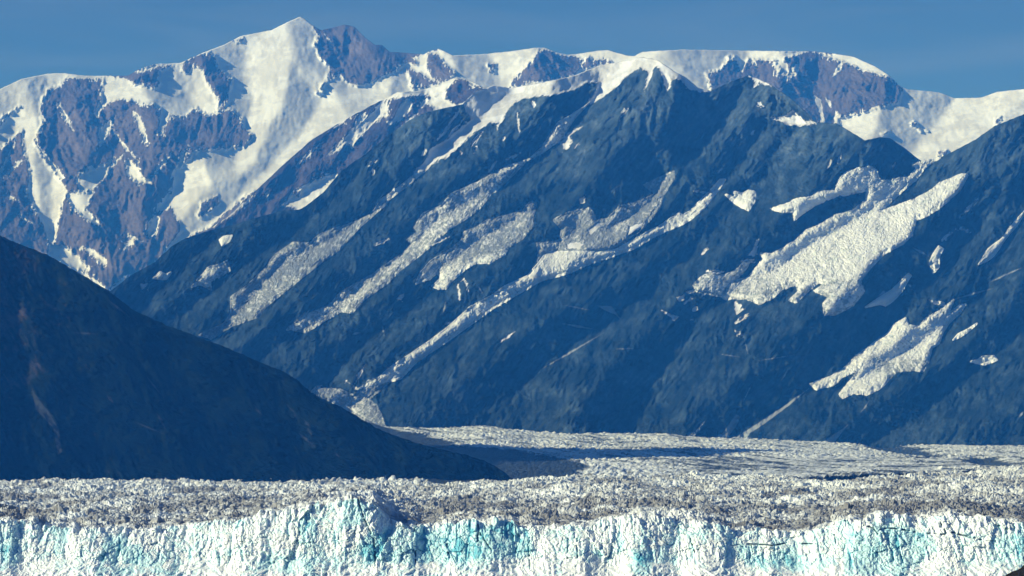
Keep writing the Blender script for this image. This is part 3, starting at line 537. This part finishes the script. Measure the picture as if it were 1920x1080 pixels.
t2 = np.linspace(0, 1, NT+1)[1:, None]**1.22
Y2 = Yf_+60+(Yc-Yf_-60)*t2
Z2 = zt+(zc-zt)*(t2*.86+.14*ss(t2, 0, 1))
Yg = np.concatenate([Y1, Y2], 0); Zg = np.concatenate([Zf_, Z2], 0); Ug = np.broadcast_to(cols, Yg.shape)
Xg = (Ug-CU)*Yg/F
face_s = np.concatenate([s+0*cols, 1+0*t2*cols], 0); back = np.maximum(Yg-(Yf_+60), 0)
wf = ss(back, 22, 0)*(face_s**0); wf[:NF] = 1; wt = np.concatenate([ss(s, .78, 1)+0*cols, 1+0*t2*cols], 0)
# blocky ice face: leaning slabs, buttresses and cracks
d1, d2, a, b_, c, ox, oy = worley(Xg/7.5+.55*gn(Xg/14, Zg/16, 141), Zg/10+.8*gn(Xg/20, Zg/14, 142)+.1*Xg/10, 143)
e1, e2, a2, b2, c2, ox2, oy2 = worley(Xg/2.8+.4*gn(Xg/6, Zg/6, 144), Zg/3.8+.5*gn(Xg/5, Zg/5, 140), 145)
k1, k2, a3, b3, c3, ox3, oy3 = worley(Xg/34, Zg/60+3, 146)
fn = (a-.5)*4+((b_-.5)*ox*6+(c-.5)*oy*6)-2.2*np.exp(-(d2-d1)*9) + (a2-.5)*2.6+((b2-.5)*ox2*3.4+(c2-.5)*oy2*3)-1.4*np.exp(-(e2-e1)*8)
fn = fn*.62+(a3-.5)*3+(b3-.5)*ox3*4+(c3-.5)*oy3*9+1.6*ridged(Xg/17+fbm(Xg/30, Zg/30, 138, 2), Zg/26, 147, 3)+.7*fbm(Xg/2., Zg/2., 148, 2)
rub = ss(Zg[:NF], 30, 8)                                        # broken rubble apron at the foot
fnr = fn[:NF]*(1-rub)+rub*(4.5*ridged(Xg[:NF]/11, Zg[:NF]/8, 149, 4)+.35*fn[:NF]); fn[:NF] = fnr
ca, ca2 = a, a2
crkf = np.exp(-(d2-d1)*7)+.6*np.exp(-(e2-e1)*7)
Vq = VH-(Zg-CH)*F/Yg; vcr = ss(ridged(Xg/15+.15*gn(Xg/9, Zg/14, 175), Zg/110+Xg/70, 176, 2), .66, .88)*ss(Zg, 8, 25)*ss(fbm(Xg/45, Zg/40, 177, 2), -.15, .3); fn -= 3.0*vcr; crack_d = np.full(Xg.shape, 99., np.float32); qn = NF
for q in [[(1625,986),(1636,990),(1645,1001)], [(1650,993),(1668,990),(1690,993),(1720,998)], [(1740,1000),(1775,1002)], [(1785,998),(1815,1006),(1840,1012)], [(1762,978),(1776,1004)], [(1400,1020),(1432,1021),(1450,1023),(1476,1018)], [(1500,1019),(1532,1020)],
          [(993,1008),(991,1030),(994,1066)], [(668,936),(684,975),(700,1010),(704,1060)], [(752,1025),(754,1047)], [(778,1024),(779,1055)], [(896,990),(895,1015)], [(838,1020),(842,1045)], [(1065,1010),(1064,1046)], [(1082,1010),(1082,1046)], [(1565,1003),(1568,1018)], [(1408,1022),(1412,1034)], [(1295,1010),(1303,1035)], [(900,1000),(922,1032)]]:
    crack_d[:qn] = np.minimum(crack_d[:qn], seg_dist(q, Ug[:qn]+1.5*gn(Xg[:qn]/4, Zg[:qn]/4, 136), Vq[:qn]))
ckm = np.exp(-(crack_d/1.3)**2)*ss(fbm(Xg/6, Zg/5, 137, 2), -.35, .1); fn -= 7*ckm
# crevassed surface: towers and slots
sy = np.sqrt(Yg/3100.)
wx = Xg/sy+5*fbm(Xg/30, Yg/45, 151, 3); wy = 6200*sy+6*fbm(Xg/30, Yg/45, 152, 3)
g1, g2, a4, b4, c4, ox4, oy4 = worley(wx/19, wy/30, 158)
d1, d2, a, b_, c, ox, oy = worley(wx/6.5, wy/10, 153)
e1, e2, a2, b2, c2, ox2, oy2 = worley(wx/3.4, wy/5, 154)
big = fbm(Xg/160, Yg/260, 155, 3)
tn = (a-.35)*5+((b_-.5)*ox*8+(c-.5)*oy*8)-4.5*np.exp(-(d2-d1)*6)+(a2-.5)*1.5+((b2-.5)*ox2*2.4+(c2-.5)*oy2*2.4)-1.2*np.exp(-(e2-e1)*6)+1.3*fbm(wx/3, wy/4, 156, 2)
tn += (a4-.5)*8+((b4-.5)*ox4+(c4-.5)*oy4)*18-6*np.exp(-(g2-g1)*10)+4.5*ridged(wx/60+wy/90+.8*fbm(Xg/90, Yg/120, 173, 2), wy/17-wx/80, 174, 2)
tn = .52*tn*(.7+.55*ss(big, -.35, .35))*sy + 11*big
near = ss(back, 260, 20); tn = tn*(1-.1*near)+3.*near*ridged(Xg/22, Yg/40, 157, 2)
Yo = Yg-fn*wf; Zo = Zg+tn*wt
# colour fields
Vs = VH-(Zg-CH)*F/Yg
crk = crkf
bl = .15+.4*fbm(Xg/30, Zg/22, 161, 4)+.6*(ca-.5)+.35*(ca2-.5)-.10*(fn-1)*(face_s < 1)+.25*crk*(face_s < 1)
for q, k in ((((200,1000),(250,1015),(300,1060),(330,1080),(180,1080),(190,1030)), .55), (((690,1000),(740,985),(800,995),(860,985),(990,985),(1000,1040),(940,1050),(840,1055),(690,1055),(680,1030)), .62),
             (((1590,1000),(1640,985),(1740,1000),(1760,1030),(1690,1080),(1580,1080)), .65), (((1390,1045),(1480,1035),(1560,1045),(1540,1070),(1400,1065)), .6), (((1185,1035),(1225,1035),(1215,1080),(1190,1080)), .8),
             (((640,940),(690,940),(680,985),(640,990)), .4), (((1860,1010),(1940,1000),(1940,1070),(1840,1060)), .45), (((-20,990),(40,990),(30,1070),(-20,1070)), .5), (((520,1030),(640,1040),(640,1080),(440,1080)), .35)):
    bl = bl+k*ss(sdf(q, Ug, Vs+3*gn(Xg/5, Zg/5, 163)), -9, 8)
topf = (face_s >= 1)
di_face = -.42+.6*ss(face_s+.3*fbm(Xg/9, Zg/50, 165, 4), .82, 1.08)+.35*fbm(Xg/5, Zg/60, 166, 3)
di_top = .66+1.1*fbm(Xg/130, Yg/420, 171, 3)+.55*fbm(Xg/22, Yg/40, 167, 4)+.35*(a4-.5)+.3*(a-.5)-.03*tn+.30*ss(fbm(Xg/350, Yg/500, 168, 3)+.25*ss(Ug, 900, 1500), .0, .4)*ss(back, 2500, 300)
di_face = di_face+1.6*ckm+.35*vcr; bl = bl+.35*vcr*(face_s < 1)
di = np.where(topf, di_top*ss(back+45*fbm(Xg/25, Yg/60, 172, 3), -5, 50)+di_face*ss(back+45*fbm(Xg/25, Yg/60, 172, 3), 50, -5), di_face)
edge = ss(Vs, 975, 905); di = di-.12*edge
bl = np.where(topf, -.25+.75*fbm(Xg/45, Yg/60, 170, 3)-.035*tn, bl)
e = bpy.data.objects.new('tidewater_glacier', None); link(e); e.location = (0, 3080, 0)
tag(e, 'huge jagged white and turquoise foreground glacier ending in a broken ice cliff', 'glacier')
G = np.stack([Xg, Yo-3080, Zo], -1)
f_ = mesh_from('ice_front', G[:NF+1].reshape(-1, 3), quads(NF+1, nc), M_ice, {'dirt_shade': di[:NF+1], 'blue': bl[:NF+1]}, smooth=False, parent=e)
f_['label'] = 'steep broken ice cliff in white and turquoise'
f_ = mesh_from('ice_surface', G[NF:].reshape(-1, 3), quads(NT, nc), M_top, {'dirt_shade': di[NF:], 'blue': bl[NF:]}, smooth=False, parent=e)
f_['label'] = 'grey crevassed upper surface with dirty ice towers'

# ---- black rock at the near shore, bottom right
n = 90; r = np.linspace(0, 1, n)[:, None]; th = np.linspace(0, 2*math.pi, 181)[None, :]
rx = r*np.cos(th); ry = r*np.sin(th); hx = 193.5+rx*75; hy = 900+ry*120
hz = 43.5*(1-r**2.2)*1.0+3.0*fbm(hx/14, hy/14, 181, 4)*(1-r**4)+1.2*ridged(hx/5, hy/5, 183, 3)*(1-r**4)-1.5
rk = mesh_from('shore_rock', np.stack([hx, hy, hz], -1).reshape(-1, 3), quads(n, 181), M_black, smooth=False)
tag(rk, 'black rock shoulder cutting into the bottom right corner in front of the ice cliff', 'rock')

# ---- haze
V = np.array([(x, y, z) for z in (-9.5, 4650) for (x, y) in ((-9000, -1000), (9000, -1000), (9000, 32000), (-9000, 32000))])
Q = np.array([[3, 2, 1, 0], [4, 5, 6, 7], [0, 1, 5, 4], [1, 2, 6, 5], [2, 3, 7, 6], [3, 0, 4, 7]])
m = bpy.data.materials.new('haze'); m.use_nodes = True; t = m.node_tree; t.nodes.clear()
o_ = nn(t, 'ShaderNodeOutputMaterial'); pv = nn(t, 'ShaderNodeVolumePrincipled')
pv.inputs['Density'].default_value = HAZE_D; pv.inputs['Color'].default_value = HAZE_C; pv.inputs['Absorption Color'].default_value = (1, 1, 1, 1)
pv.inputs['Anisotropy'].default_value = 0.
t.links.new(pv.outputs[0], o_.inputs['Volume'])
hz_ = mesh_from('haze', V, Q, m, smooth=False); hz_['kind'] = 'stuff'
